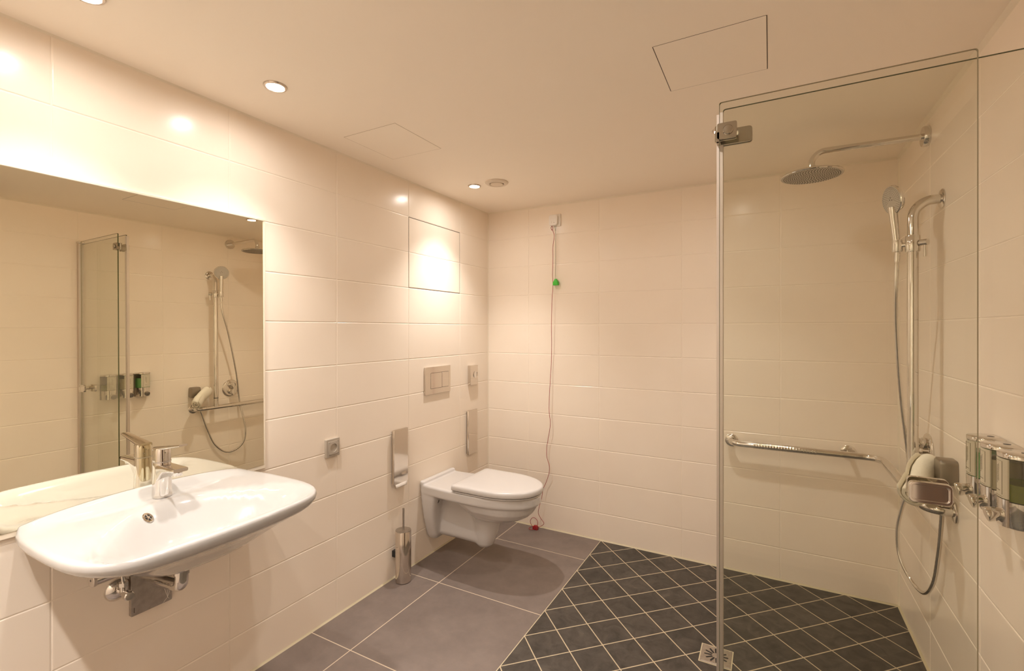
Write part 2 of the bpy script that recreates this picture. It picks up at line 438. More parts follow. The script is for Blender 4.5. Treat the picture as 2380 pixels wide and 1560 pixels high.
mb = MB(); mb.lathe([(.0001, .0), (.026, .0), (.030, .002), (.031, .006), (.028, .008), (.0001, .0095)], (.27, BY, ztop(.27, BY) - .001), (0, 0, 1), 32)
obj('basin_waste', mb, M['chrome'], t)

# ------------------------------------------------------------------ basin tap
TX, TY, TZ = .068, -2.105, .808
t = thing('basin_tap', 'chrome single lever tap standing on the washbasin', 'tap', (TX, TY, TZ))
def rr3(w, d, r, z, cx=TX, cy=TY, tilt=0.): return [(x, y, z + tilt * (x - TX)) for x, y in rrect(w, d, r, 6, cx, cy)]
mb = MB()
mb.loft([rr3(.050, .050, .020, TZ - .004), rr3(.052, .051, .021, TZ + .003), rr3(.050, .049, .020, TZ + .03), rr3(.047, .046, .019, TZ + .07),
         rr3(.046, .045, .018, TZ + .100), rr3(.045, .044, .018, TZ + .106, tilt=.02)])
obj('tap_body', mb, M['chrome'], t)
sec = []
for k in range(13):
    q = k / 12; x = lerp(TX - .004, TX + .112, q)
    top = TZ + lerp(.1015, .1005, q); bot = TZ + (lerp(.040, .082, sstep(q * 2.0)) if q < .5 else lerp(.082, .089, q*2-1))
    hw = lerp(.0222, .0225, q) * (1 if q < .93 else .92)
    cr = min(.006, (top - bot) * .4)
    sec.append([(x, TY + a, (top + bot)/2 + b) for a, b in rrect(hw*2, top - bot, cr, 4)])
mb = MB(); mb.loft(sec); obj('tap_spout', mb, M['chrome'], t)
mb = MB(); mb.lathe([(.0125, 0), (.0125, .014), (.0115, .016), (.0095, .016), (.009, .012)], (TX + .092, TY, TZ + .091), (.12, 0, -1), 24)
obj('tap_aerator', mb, M['chrome'], t)
mb = MB(); mb.loft([rr3(.0475, .0465, .019, TZ + .107, tilt=.02), rr3(.0475, .0465, .019, TZ + .1095, tilt=.02)]); obj('joint_ring', mb, M['alu'], t)
mb = MB(); mb.loft([rr3(.046, .045, .018, TZ + .110, tilt=.02), rr3(.046, .045, .018, TZ + .125), rr3(.046, .044, .017, TZ + .146, tilt=.12), rr3(.042, .040, .015, TZ + .151, tilt=.12)])
lv = obj('tap_lever', mb, M['chrome'], t)
sec = []
for k in range(9):
    q = k / 8; x = TX - .018 + .143 * q
    zc = TZ + .1475 + .026 * q; th = lerp(.0075, .003, q); hw = lerp(.019, .012, q)
    sec.append([(x, TY + a, zc + b) for a, b in rrect(hw*2, th*2, th*.8, 3)])
mb = MB(); mb.loft(sec); obj('lever_blade', mb, M['chrome'], lv)

# ------------------------------------------------------------------ pipework under the basin
t = thing('bottle_trap', 'chrome drain trap and pipe under the washbasin', 'drain trap', (.19, BY, .60))
mb = MB(); mb.lathe([(.040, .014), (.041, .010), (.041, .0), (.036, -.004), (.022, -.006), (.022, -.014)], (.205, BY, .640), (0, 0, 1), 36)
obj('waste_flange', mb, M['chrome'], t)
mb = MB(); mb.cyl((.205, BY, .632), (.205, BY, .585), .0175)
mb.lathe([(.021, 0), (.021, .016)], (.205, BY, .594), (0, 0, 1), 24)
obj('tail_pipe', mb, M['chrome'], t)
mb = MB(); mb.tube(fillet_path([(.205, BY, .598), (.205, BY, .556), (.0137, BY, .535)], .022, 10), .0185, 20)
obj('outlet_pipe', mb, M['chrome'], t)
mb = MB(); mb.lathe([(.0185, 0), (.0185, .010), (.016, .0125), (.0001, .013)], (.236, -2.082, .632), (.75, .5, .12), 24)
mb.cyl((.212, -2.10, .628), (.240, -2.080, .632), .012)
obj('cleaning_cap', mb, M['chrome'], t)
mb = MB(); mb.tube([(.19, BY + .012, .620), (.10, BY + .022, .602), (.03, BY + .03, .60)], .009, 12); obj('overflow_hose', mb, M['black'], t)

t = thing('wall_cover_plate', 'polished steel cover plate with engraved lines below the washbasin', 'cover plate', (0, -2.108, .50))
mb = MB(); o2 = [(y, z) for y, z in rrect(.117, .205, .004, 3, -2.108, .5325)]
mb.prism(o2, lambda p: (-.0005, *p), lambda p: (.0135, *p)); obj('plate', mb, M['brushed'], t, bevel=.0015)
mb = MB()
for a, b in (((-2.0635, .4445), (-2.0790, .5000)), ((-2.0635, .4445), (-2.0625, .5000)), ((-2.0635, .4445), (-2.0510, .4800)), ((-2.0635, .4445), (-2.0780, .4310)), ((-2.0635, .4445), (-2.0590, .4380))):
    mb.cyl((.0136, *a), (.0136, *b), .0005, 6)
obj('engraved_lines', mb, M['white'], t)
mb = MB()
for k in range(5): mb.box(.0133, .0139, -2.159, -2.1565, .441 + k*.0032, .4432 + k*.0032)
obj('engraved_text', mb, M['nozzle'], t)

t = thing('angle_valve', 'small chrome shut-off valve on the wall left of the cover plate', 'valve', (0, -2.197, .531))
mb = MB(); mb.lathe([(.034, -.0005), (.034, .002), (.030, .008), (.020, .016), (.013, .019)], (0, -2.197, .531), (1, 0, 0), 36); obj('wall_rosette', mb, M['chrome'], t)
mb = MB(); mb.cyl((.016, -2.197, .531), (.062, -2.197, .531), .0095); mb.cyl((.040, -2.197, .531), (.040, -2.197, .560), .0095)
mb.lathe([(.0125, 0), (.0125, .012)], (.040, -2.197, .552), (0, 0, 1), 6); obj('valve_body', mb, M['chrome'], t)
mb = MB(); mb.lathe([(.010, 0), (.0135, .004), (.0135, .020), (.011, .023), (.0001, .023)], (.058, -2.197, .531), (1, 0, 0), 24); obj('valve_knob', mb, M['chrome'], t)
mb = MB(); mb.tube(smooth_path([(.040, -2.197, .560), (.040, -2.197, .605), (.052, -2.18, .655), (.062, -2.16, .70)]), .0055, 12); obj('supply_pipe', mb, M['chrome'], t)

t = thing('chrome_rail', 'chrome tube with flat end cap under the left side of the washbasin', 'rail', (.12, -2.30, .63))
mb = MB(); mb.cyl((.105, -2.297, .632), (.105, -2.02, .632), .0185, 28); obj('rail_tube', mb, M['chrome'], t)
mb = MB(); mb.lathe([(.0195, 0), (.0195, .007), (.0180, .0085), (.0001, .0085)], (.105, -2.291, .632), (0, -1, 0), 28)
ec = obj('end_cap', mb, M['alu'], t)
mb = MB(); mb.lathe([(.003, .008), (.003, .0095)], (.105, -2.291, .632), (0, -1, 0), 12); obj('cap_screw', mb, M['nozzle'], ec)
mb = MB(); mb.cyl((.0, -2.05, .632), (.100, -2.05, .632), .012); mb.lathe([(.025, 0), (.025, .005), (.02, .008)], (-.0005, -2.05, .632), (1, 0, 0), 24); obj('wall_mount', mb, M['chrome'], t)

# ------------------------------------------------------------------ wall fittings on the left wall
def yz(o2, x0, x1, mb=None):
    mb = mb or MB(); mb.prism(o2, lambda p: (x0, *p), lambda p: (x1, *p)); return mb
cy, cz = -1.381, .793
t = thing('power_socket', 'silver power socket on the left wall right of the basin', 'socket', (0, cy, cz))
obj('socket_frame', yz(rrect(.076, .083, .003, 3, cy, cz), -.0005, .012), M['silver'], t, bevel=.0015)
mb = MB(); o_ = rrect(.054, .058, .002, 3, cy, cz)
mb.loft([[(.0115, *p) for p in o_], [(.0165, *p) for p in o_]], cap1=False)
ci = [(cy + .0195*math.cos(2*PI*k/24), cz + .0195*math.sin(2*PI*k/24)) for k in range(24)]
# ring face between the square insert and the round well
sq = []
for k in range(24):
    a = 2*PI*k/24; c_, s_ = math.cos(a), math.sin(a); q = min(.0265/abs(c_) if c_ else 9, .0285/abs(s_) if s_ else 9); sq.append((cy + c_*q, cz + s_*q))
mb.loft([[(.0165, *p) for p in sq], [(.0168, *p) for p in ci], [(.0035, *p) for p in ci]], cap0=False, cap1=True)
ins = obj('socket_insert', mb, M['silver'], t)
mb = MB()
for dy in (-.0095, .0095): mb.cyl((.003, cy + dy, cz), (.0042, cy + dy, cz), .0028, 12)
obj('contact_holes', mb, M['black'], ins)
for dz in (-.0185, .0185):
    mb = MB(); mb.box(.0035, .0150, cy - .003, cy + .003, cz + dz - .0013, cz + dz + .0013); obj('earth_clip', mb, M['chrome'], ins)

t = thing('flush_plate', 'polished rectangular toilet flush plate with two buttons', 'flush plate', (0, -.5925, 1.032))
obj('plate', yz(rrect(.249, .164, .004, 3, -.5925, 1.032), -.0005, .0105), M['steel'], t, bevel=.002)
mb = yz(rrect(.177, .095, .002, 2, -.5785, 1.0305), .0090, .0107); obj('button_gap', mb, M['seam'], t)
for ya, yb in ((-.6655, -.5580), (-.5560, -.4915)):
    obj('flush_button', yz(rrect(yb - ya, .0915, .0015, 2, (ya+yb)/2, 1.0305), .0100, .0116), M['steel'], t, bevel=.0006)

t = thing('push_button_box', 'small square chrome wall box with a round push button, right of the flush plate', 'push button', (0, -.2155, 1.030))
obj('button_housing', yz(rrect(.090, .131, .004, 3, -.2155, 1.030), -.0005, .024), M['steel'], t, bevel=.002)
mb = MB(); mb.lathe([(.0225, -.001), (.0225, .002), (.0205, .003), (.019, .0015), (.010, .0002), (.0001, .0)], (.024, -.205, 1.033), (1, 0, 0), 32); obj('round_button', mb, M['chrome'], t)

def steel_holder(name, yc, zc, w, h, label, cat):
    t = thing(name, label, cat, (0, yc, zc))
    obj('holder_case', yz(rrect(w - .012, h - .012, .003, 2, yc, zc), -.0005, .012), M['satin'], t)
    mb = MB()      # cover plate with folded side lips
    o_ = rrect(w, h, .002, 2, yc, zc)
    mb.loft([[(.008, *p) for p in o_], [(.018, *p) for p in o_], [(.0205, yc + (a - yc) * .97, zc + (b - zc) * .988) for a, b in o_]])
    obj('cover_plate', mb, M['steel'], t); return t
t = steel_holder('toilet_roll_holder', -.933, .650, .112, .294, 'tall mirror-polished steel toilet roll holder above the toilet brush', 'toilet roll holder')
mb = MB()
sec = []
for k in range(7):
    q = k / 6; sec.append([(.0125 + .012 * q + .004*math.sin(q*3), -.933 + s*.045 * (1 if q < .8 else .93), .516 - .030 * q) for s in (-1, -.5, 0, .5, 1)])
for a, b in zip(sec[:-1], sec[1:]):
    va = [mb.bm.verts.new(p) for p in a]; vb = [mb.bm.verts.new(p) for p in b]
    for i in range(4): mb.face([va[i], va[i+1], vb[i+1], vb[i]])
bmesh.ops.remove_doubles(mb.bm, verts=mb.bm.verts, dist=1e-5)
o = obj('paper_sheet', mb, M['paper'], t); s = o.modifiers.new('Solidify', 'SOLIDIFY'); s.thickness = .0008
steel_holder('hygiene_bag_holder', -.226, .6475, .110, .294, 'tall narrow steel wall dispenser near the corner behind the toilet', 'dispenser')

bx, by = .066, -.968
t = thing('toilet_brush', 'steel toilet brush in a tall cylinder holder on the floor', 'toilet brush', (bx, by, 0))
mb = MB(); mb.lathe([(.0395, .002), (.0415, .003), (.0415, .268), (.0405, .270)], (bx, by, 0), (0, 0, 1), 48); obj('brush_holder', mb, M['steel'], t)
mb = MB(); mb.lathe([(.0405, .269), (.0405, .2715), (.008, .2722)], (bx, by, 0), (0, 0, 1), 48); obj('holder_lid', mb, M['brushed'], t)
mb = MB(); mb.lathe([(.0058, .262), (.0058, .384), (.005, .387), (.0001, .387)], (bx, by, 0), (0, 0, 1), 20); obj('brush_handle', mb, M['brushed'], t)
mb = MB(); mb.box(-.0005, .028, -.983, -.953, .118, .152); obj('wall_bracket', mb, M['black'], t, bevel=.002)

# ------------------------------------------------------------------ toilet
YT = -.600
t = thing('toilet', 'white wall-hung toilet with closed lid', 'toilet', (0, YT, .44))
def dshape(x0, xf, hw, xb, n=22, back_r=.02, p=2.2):
    """D outline from x0 (rear) to xf (front): straight sides to xb then a superelliptic nose."""
    pts = []
    for k in range(n + 1):
        a = -PI/2 + PI * k / n
        c_, s_ = math.cos(a), math.sin(a)
        pts.append((xb + (xf - xb) * abs(c_) ** (2/p), YT + hw * math.copysign(abs(s_) ** (2/p), s_)))
    for k in range(1, 5): pts.append((lerp(xb, x0 + back_r, k/5), YT + hw))
    for k in range(5):
        a = PI/2 + PI/2 * k / 4; pts.append((x0 + back_r + back_r*math.cos(a), YT + hw - back_r + back_r*math.sin(a)))
    for k in range(5):
        a = PI + PI/2 * k / 4; pts.append((x0 + back_r + back_r*math.cos(a), YT - hw + back_r + back_r*math.sin(a)))
    for k in range(1, 5): pts.append((lerp(x0 + back_r, xb, k/5), YT - hw))
    return pts
def dtaper(pts, wall_hw, x1):               # narrower towards the wall
    out = []
    for x, y in pts:
        f = lerp(wall_hw, 1.0, sstep(x / x1)); out.append((x, YT + (y - YT) * f))
    return out
mb = MB()
def ring(o_, z): return [(x, y, z) for x, y in o_]
body = dtaper(dshape(.002, .690, .178, .36), .90, .25)
b2 = dtaper(dshape(.002, .684, .172, .36), .90, .25)
b3 = dtaper(dshape(.002, .668, .162, .36), .90, .25)
mb.loft([ring(b3, .384), ring(b2, .388), ring(body, .396), ring(body, .436), ring(b2, .443), ring(b3, .4445)])
# raised rear shelf along the wall
mb.loft([ring(rrect(.10, .318, .03, 5, .052, YT), .40), ring(rrect(.10, .320, .03, 5, .052, YT), .441), ring(rrect(.092, .312, .028, 5, .048, YT), .4445)])
mb.loft([ring(rrect(.030, .322, .013, 5, .017, YT), .44), ring(rrect(.030, .322, .013, 5, .017, YT), .458), ring(rrect(.022, .312, .009, 5, .013, YT), .4625)])
# bulging bowl
nose = []
for z, xr, xf, hw in ((.400, .16, .672, .160), (.372, .19, .668, .158), (.345, .235, .652, .148), (.318, .262, .622, .130), (.296, .282, .58, .108), (.280, .300, .53, .080), (.272, .32, .48, .05)):
    nose.append(ring(dshape(xr, xf, hw, (xr + xf) / 2, back_r=hw*.8, p=2.0), z))
mb.loft(nose)
# trap foot
foot = []
for z, cx, hx, hy in ((.330, .36, .115, .100), (.29, .365, .098, .084), (.25, .362, .086, .070), (.20, .357, .077, .060), (.155, .350, .068, .053), (.120, .345, .056, .045), (.102, .342, .036, .030), (.097, .342, .014, .012)):
    foot.append([(cx + hx*math.cos(2*PI*k/32), YT + hy*math.sin(2*PI*k/32), z) for k in range(32)])
mb.loft(foot)
# central outlet web
mb.loft([[(.003, y, z) for y, z in rrect(.124, .29, .04, 5, YT, .262)], [(.20, y, z) for y, z in rrect(.116, .286, .04, 5, YT, .262)], [(.33, y, z) for y, z in rrect(.100, .29, .04, 5, YT, .258)]])
# rear pillar, tapering down the wall
pil = []
for z, hw, dx in ((.405, .160, .120), (.36, .158, .105), (.30, .148, .090), (.24, .135, .080), (.18, .118, .074), (.135, .102, .070), (.112, .088, .060)):
    pil.append([(x, y, z) for x, y in rrect(dx, hw*2, .022, 5, .003 + dx/2, YT)])
mb.loft(pil)
bowl = obj('toilet_bowl', mb, M['ceramic'], t)
r = bowl.modifiers.new('Remesh', 'REMESH'); r.mode = 'VOXEL'; r.voxel_size = .0042; r.use_smooth_shade = True
s = bowl.modifiers.new('Smooth', 'SMOOTH'); s.factor = .5; s.iterations = 9
for sg in (-1, 1):
    mb = MB(); mb.cyl((.085, YT + sg*.098, .352), (.100, YT + sg*.122, .352), .013, 20); obj('fixing_cap', mb, M['nozzle'], t)
def lidring(k, z):
    o_ = dshape(.238 + k, .700 - k, .186 - k, .43, back_r=.014, n=30, p=2.15)
    return ring(o_, z)
mb = MB(); mb.loft([lidring(.006, .4462), lidring(.006, .4505)]); obj('toilet_seat', mb, M['plastic'], t)
mb = MB(); mb.loft([lidring(.012, .4530), lidring(.004, .4540), lidring(.0005, .458), lidring(.0, .468), lidring(.0015, .4785), lidring(.006, .4835), lidring(.014, .4855), lidring(.04, .4872), lidring(.10, .4882)])
obj('toilet_lid', mb, M['plastic'], t, ang=60)
for dy in (-.075, .075):
    mb = MB(); mb.cyl((.236, YT + dy - .022, .456), (.236, YT + dy + .022, .456), .009, 20); obj('lid_hinge', mb, M['chrome'], t)

# ------------------------------------------------------------------ alarm pull switch
t = thing('alarm_pull_switch', 'white call switch high on the far wall with red and green pull cords', 'pull switch', (.529, 0, 2.06))
mb = MB(); mb.prism(rrect(.076, .080, .003, 3, .527, 2.062), lambda p: (p[0], .0005, p[1]), lambda p: (p[0], -.010, p[1])); obj('back_plate', mb, M['white'], t, bevel=.001)
mb = MB(); mb.prism(rrect(.060, .070, .014, 5, .519, 2.062), lambda p: (p[0], -.009, p[1]), lambda p: (p[0], -.026, p[1])); hb = obj('switch_housing', mb, M['white'], t, bevel=.002)
mb = MB(); mb.cyl((.526, -.0255, 2.045), (.526, -.0268, 2.045), .003, 12); mb.box(.508, .509, -.0266, -.0255, 2.040, 2.056); obj('indicator_marks', mb, M['silver'], hb)
CORD = [(1287,536),(1288,548),(1285,575),(1285,600),(1284,640),(1285,662),(1283,700),(1281.5,755),(1282,800),(1281,850),(1278.5,890),(1276,950),(1279,985),(1274,1020),(1270.6,1042),(1271,1062),(1276.7,1083),(1276,1100),(1269,1122),(1262.4,1137),(1259,1158),(1254,1176),(1251,1192),(1256,1204),(1264,1216)]
F_, PX, PY, TH = 1097.46, 1190.41, 765.5, -.5002
CAM = Vector((1.78034, -2.89564, 1.33906))
def on_back(u, v, y):
    fw = Vector((math.sin(TH), math.cos(TH), 0)); rt = Vector((math.cos(TH), -math.sin(TH), 0))
    d = fw * F_ + rt * (u - PX) - Vector((0, 0, v - PY)); k = (y - CAM.y) / d.y
    return CAM + d * k
pts = [on_back(u, v, -.016 - .012 * abs(math.sin(i * .7))) for i, (u, v) in enumerate(CORD)]
pts[0] = Vector((.5085, -.017, 2.005))
pts += [Vector((.432, -.018, .018)), Vector((.400, -.030, .007)), Vector((.366, -.030, .012)), Vector((.352, -.026, .040)), Vector((.372, -.022, .064)), Vector((.402, -.024, .052)), Vector((.410, -.036, .022)), Vector((.400, -.062, .006)), Vector((.378, -.078, .005)), Vector((.360, -.062, .005)), Vector((.374, -.042, .010)), Vector((.392, -.042, .016))]
mb = MB(); mb.tube(smooth_path(pts, 7), .0017, 8)
mb.tube(smooth_path([(.5085, -.020, 2.024), (.514, -.019, 2.012), (.510, -.017, 1.999), (.5085, -.017, 1.996), (.506, -.017, 2.000), (.502, -.019, 2.012), (.5085, -.020, 2.024)], 5), .0016, 8)
rc = obj('red_cord', mb, M['redcord'], t)
mb = MB(); mb.loft([[(x, y, z) for x, y in rrect(.036, .028, .006, 4, .402, -.048)] for z in (.001, .016)] + [[(x, y, .026) for x, y in rrect(.022, .018, .005, 4, .402, -.048)]])
obj('red_handle', mb, M['redp'], rc)
mb = MB(); mb.tube([(.5345, -.018, 1.990), (.5345, -.017, 1.80), (.5355, -.017, 1.672)], .0012, 8)
mb.tube(smooth_path([(.5295, -.02, 2.024), (.5345, -.018, 1.990), (.5395, -.02, 2.024)], 5), .0012, 8)
gc = obj('green_cord', mb, M['greencord'], t)
mb = MB(); mb.loft([[(x, y, 1.630) for x, y in rrect(.040, .022, .005, 4, .536, -.017)], [(x, y, 1.650) for x, y in rrect(.037, .022, .005, 4, .536, -.017)], [(x, y, 1.664) for x, y in rrect(.020, .016, .004, 4, .536, -.017)], [(x, y, 1.672) for x, y in rrect(.014, .013, .004, 4, .536, -.017)]])
obj('green_handle', mb, M['greenp'], gc)

# ------------------------------------------------------------------ shower handrail with upright
RX, RZ, RR = 2.247, .722, .0165
t = thing('shower_handrail', 'chrome corner handrail with upright pole around the shower corner', 'handrail', (RX, -.4, RZ))
mb = MB(); mb.tube(fillet_path([(1.592, -.003, RZ), (1.592, -.075, RZ), (RX, -.075, RZ), (RX, -.785, RZ), (W - .003, -.785, RZ)], [.05, .075, .055], 10), RR, 24)
obj('horizontal_rail', mb, M['chrome'], t)
def grip(a, b, n):
    a, b = Vector(a), Vector(b); pts = [a.lerp(b, i / (n * 4)) for i in range(n * 4 + 1)]
    m_ = MB(); m_.tube(pts, lambda i: RR + .0008 + (.0007 if i % 4 in (1, 2) else 0), 20); return m_
obj('ribbed_grip', grip((1.70, -.075, RZ), (1.985, -.075, RZ), 22), M['chrome'], t)
obj('ribbed_grip', grip((RX, -.20, RZ), (RX, -.53, RZ), 26), M['chrome'], t)
def flange(p, n, r=.034): 
    m_ = MB(); m_.lathe([(r, -.0005), (r, .003), (r - .004, .0065), (RR + .003, .0085)], p, n, 36); return m_
obj('wall_flange', flange((1.592, 0, RZ), (0, -1, 0)), M['chrome'], t)
mb = flange((2.125, 0, RZ), (0, -1, 0)); mb.cyl((2.125, -.004, RZ), (2.125, -.070, RZ), .010)
obj('wall_flange', mb, M['chrome'], t)
obj('wall_flange', flange((W, -.785, RZ), (-1, 0, 0), .036), M['chrome'], t)
PXX, PYY = 2.243, -.652
mb = MB(); mb.tube(fillet_path([(PXX, PYY, .80), (PXX, PYY, 1.812), (W - .003, PYY, 1.812)], .062, 14), .0172, 24)
obj('upright_pole', mb, M['chrome'], t)
obj('wall_flange', flange((W, PYY, 1.812), (-1, 0, 0), .035), M['chrome'], t)
mb = MB(); mb.cyl((PXX, PYY, RZ), (PXX, PYY, .796), .0165); mb.lathe([(.019, 0), (.019, .012)], (PXX, PYY, RZ + .012), (0, 0, 1), 24); obj('pole_socket', mb, M['chrome'], t)
mb = MB(); mb.lathe([(.0176, 0), (.0176, .005)], (PXX, PYY, .796), (0, 0, 1), 24); obj('pole_seal', mb, M['black'], t)
SZ = 1.655
mb = MB(); mb.lathe([(.0215, -.030), (.0225, -.028), (.0225, .028), (.0215, .030)], (PXX, PYY, SZ), (0, 0, 1), 28)
mb.cyl((PXX, PYY, SZ), (2.204, -.629, SZ), .009)
mb.lathe([(.0165, -.022), (.0175, -.020), (.0165, .022)], (2.203, -.629, SZ - .002), (0, 0, 1), 24)
sl = obj('shower_slider', mb, M['chrome'], t)
ld = Vector((.75, -.66, 0)).normalized(); c0 = Vector((PXX, PYY, SZ))
mb = MB(); mb.cyl(c0 + ld*.020, c0 + ld*.027, .008); mb.cyl(c0 + ld*.026, c0 + ld*.048, .0115); mb.cyl(c0 + ld*.040 + Vector((0, 0, -.008)), c0 + ld*.040 + Vector((0, 0, -.052)), .0052)
obj('clamp_lever', mb, M['chrome'], sl)

# hand shower
t = thing('hand_shower', 'chrome hand shower clipped on the upright pole', 'hand shower', (2.20, -.629, SZ))
HB = Vector((2.203, -.629, SZ - .015)); HN = Vector((2.190, -.633, 1.775)); HC = Vector((2.186, -.635, 1.828))
mb = MB(); path = smooth_path([HB, HB.lerp(HN, .35), HB.lerp(HN, .7), HN, HN.lerp(HC, .5)], 5)
mb.tube(path, lambda i: table([(0, .0115), (6, .0125), (14, .0145), (20, .016)], i), 20)
obj('shower_handle', mb, M['chrome'], t)
fn = Vector((-.93, -.33, -.16)).normalized()
mb = MB(); mb.lathe([(.020, -.028), (.044, -.020), (.0545, -.008), (.0555, .001), (.053, .004)], HC, fn, 48)
hh = obj('shower_head', mb, M['chrome'], t)
mb = MB(); mb.lathe([(.0525, .0035), (.0515, .0048), (.0001, .0052)], HC, fn, 48); obj('spray_face', mb, M['sprayface'], hh)
u = fn.orthogonal().normalized()
up_ = (Vector((0, 0, 1)) - fn * fn.z).normalized(); sd = fn.cross(up_)
mb = MB()
for ringi, (rad, cnt) in enumerate(((.014, 8), (.021, 14), (.028, 20), (.035, 26), (.042, 32), (.0475, 38))):
    for k in range(cnt):
        a = 2*PI*(k + .5*(ringi % 2)) / cnt
        if rad < .03 and math.sin(a) < -.55: continue
        c_ = HC + fn*.0048 + (sd*math.cos(a) + up_*math.sin(a)) * rad
        mb.lathe([(.0011, 0), (.0008, .0011)], c_, fn, 6)
for dx, dz in ((-.006, 0), (.006, .003), (0, .010)):
    mb.lathe([(.0024, 0), (.0020, .0008)], HC + fn*.0050 + sd*dx + up_*dz, fn, 10)
obj('spray_nozzles', mb, M['nozzle'], hh)

t = thing('shower_hose', 'long chrome shower hose hanging in a loop by the right wall', 'hose', (2.25, -.5, .8))
hp = [(2.203, -.629, SZ - .024), (2.200, -.624, 1.52), (2.209, -.573, 1.348), (2.233, -.510, 1.109), (2.256, -.468, .932), (2.2725, -.446, .80), (2.2735, -.432, .70), (2.256, -.416, .60), (2.244, -.405, .50), (2.250, -.415, .40),
      (2.275, -.465, .335), (2.298, -.545, .325), (2.306, -.630, .405), (2.307, -.685, .53), (2.305, -.728, .66), (2.300, -.762, .76), (2.298, -.780, .8225)]
P = smooth_path(hp, 14)
mb = MB(); mb.tube(P, lambda i: .0068 + (.0005 if i % 2 else 0), 14); obj('hose_tube', mb, M['chrome'], t)
mb = MB(); mb.cyl((2.203, -.629, SZ - .026), (2.202, -.6275, SZ - .060), .0095); obj('hose_nut', mb, M['chrome'], t)

# wall outlet for the hose
t = thing('hose_wall_outlet', 'square grey chrome hose outlet on the right wall behind the towel', 'wall outlet', (W, -.782, .86))
mb = MB(); o_ = rrect(.072, .084, .014, 5, -.784, .857)
mb.loft([[(W + .0005, *p) for p in o_], [(W - .042, *p) for p in o_], [(W - .048, -.784 + (a + .784)*.9, .857 + (b - .857)*.9) for a, b in o_]])
obj('outlet_body', mb, M['satin'], t, bevel=.002)

# thermostat
VY, VZ = -.484, .858
t = thing('shower_thermostat', 'round chrome shower mixer with two knobs on the right wall', 'shower mixer', (W, VY, VZ))
mb = MB(); mb.lathe([(.072, -.0005), (.072, .003), (.068, .008), (.060, .010)], (W, VY, VZ), (-1, 0, 0), 48); obj('mixer_plate', mb, M['chrome'], t)
for dz, r_ in ((.030, .020), (-.026, .024)):
    mb = MB(); mb.lathe([(r_ + .003, 0), (r_ + .003, .012), (r_, .014), (r_, .038), (r_ - .003, .042), (.0001, .042)], (W - .009, VY, VZ + dz), (-1, 0, 0), 28)
    kn = obj('mixer_knob', mb, M['chrome'], t)
    mb = MB(); mb.box(W - .052, W - .030, VY - .006, VY + .006, VZ + dz - r_ - .008, VZ + dz + r_ + .004); obj('knob_lever', mb, M['chrome'], kn, bevel=.003)

# rain shower
t = thing('rain_shower', 'round chrome rain shower head on a long wall arm', 'rain shower', (W, -.485, 2.10))
mb = MB(); mb.lathe([(.039, -.0005), (.039, .018), (.037, .021), (.0125, .021)], (W, -.485, 2.098), (-1, 0, 0), 40); obj('wall_flange', mb, M['chrome'], t)
mb = MB(); mb.tube(fillet_path([(W - .018, -.485, 2.098), (1.937, -.485, 2.103), (1.937, -.485, 2.022)], .052, 12), .0125, 22); obj('shower_arm', mb, M['chrome'], t)
mb = MB(); mb.lathe([(.0165, .034), (.0165, .016), (.020, .012), (.06, .009), (.108, .0065), (.117, .002), (.1185, -.003), (.116, -.006)], (1.937, -.485, 2.006), (0, 0, 1), 64)
hd = obj('rain_head', mb, M['chrome'], t)
mb = MB(); mb.lathe([(.1155, .0), (.114, .0012), (.0001, .0016)], (1.937, -.485, 2.0005), (0, 0, -1), 64); obj('spray_face', mb, M['sprayface'], hd)
mb = MB()
for i in range(1, 14):
    rad = .008 * i; cnt = max(6, int(2*PI*rad / .0105))
    for k in range(cnt):
        a = 2*PI*k/cnt + i*.37
        mb.lathe([(.0017, 0), (.0013, .0016)], (1.937 + rad*math.cos(a), -.485 + rad*math.sin(a), 1.999), (0, 0, -1), 6)
obj('spray_nozzles', mb, M['nozzle'], hd)

# rolled towel resting on the rail
t = thing('rolled_towel', 'cream rolled hand towel leaning on the handrail', 'towel', (2.25, -.73, .80))
A, B = Vector((2.285, -.695, .866)), Vector((2.200, -.832, .770))
ax = (B - A).normalized(); e1 = ax.cross(Vector((0, 0, 1))).normalized(); e2 = e1.cross(ax)
def spiral(turns=2.1, n=64, r0=.011, r1=.0405, th=.0098):
    out_, in_ = [], []
    for k in range(n + 1):
        q = k / n; a = 2*PI*turns*q; r_ = lerp(r0, r1, q)
        wob = 1 + .05*math.sin(a*2 + .6)
        out_.append((r_*wob*math.cos(a), r_*1.38*wob*math.sin(a))); in_.append(((r_-th)*wob*math.cos(a), (r_-th)*1.38*wob*math.sin(a)))
    return out_ + in_[::-1]
sp = spiral(); L = (B - A).length; rings = []
for q in (0, .015, .05, .2, .4, .55, .62, .7, .85, .95, .985, 1):
    s_ = 1 - .10 * (1 - min(1, min(q, 1 - q) / .05)) - .10 * math.exp(-((q - .60) / .05) ** 2)
    bow = e2 * (.010 * math.sin(PI * q)) + e1 * (.004*math.sin(2*PI*q))
    rings.append([A + ax * (L * q) + bow + (e1 * a + e2 * b) * s_ for a, b in sp])
mb = MB(); mb.loft(rings); obj('towel_roll', mb, M['towel'], t, ang=80)

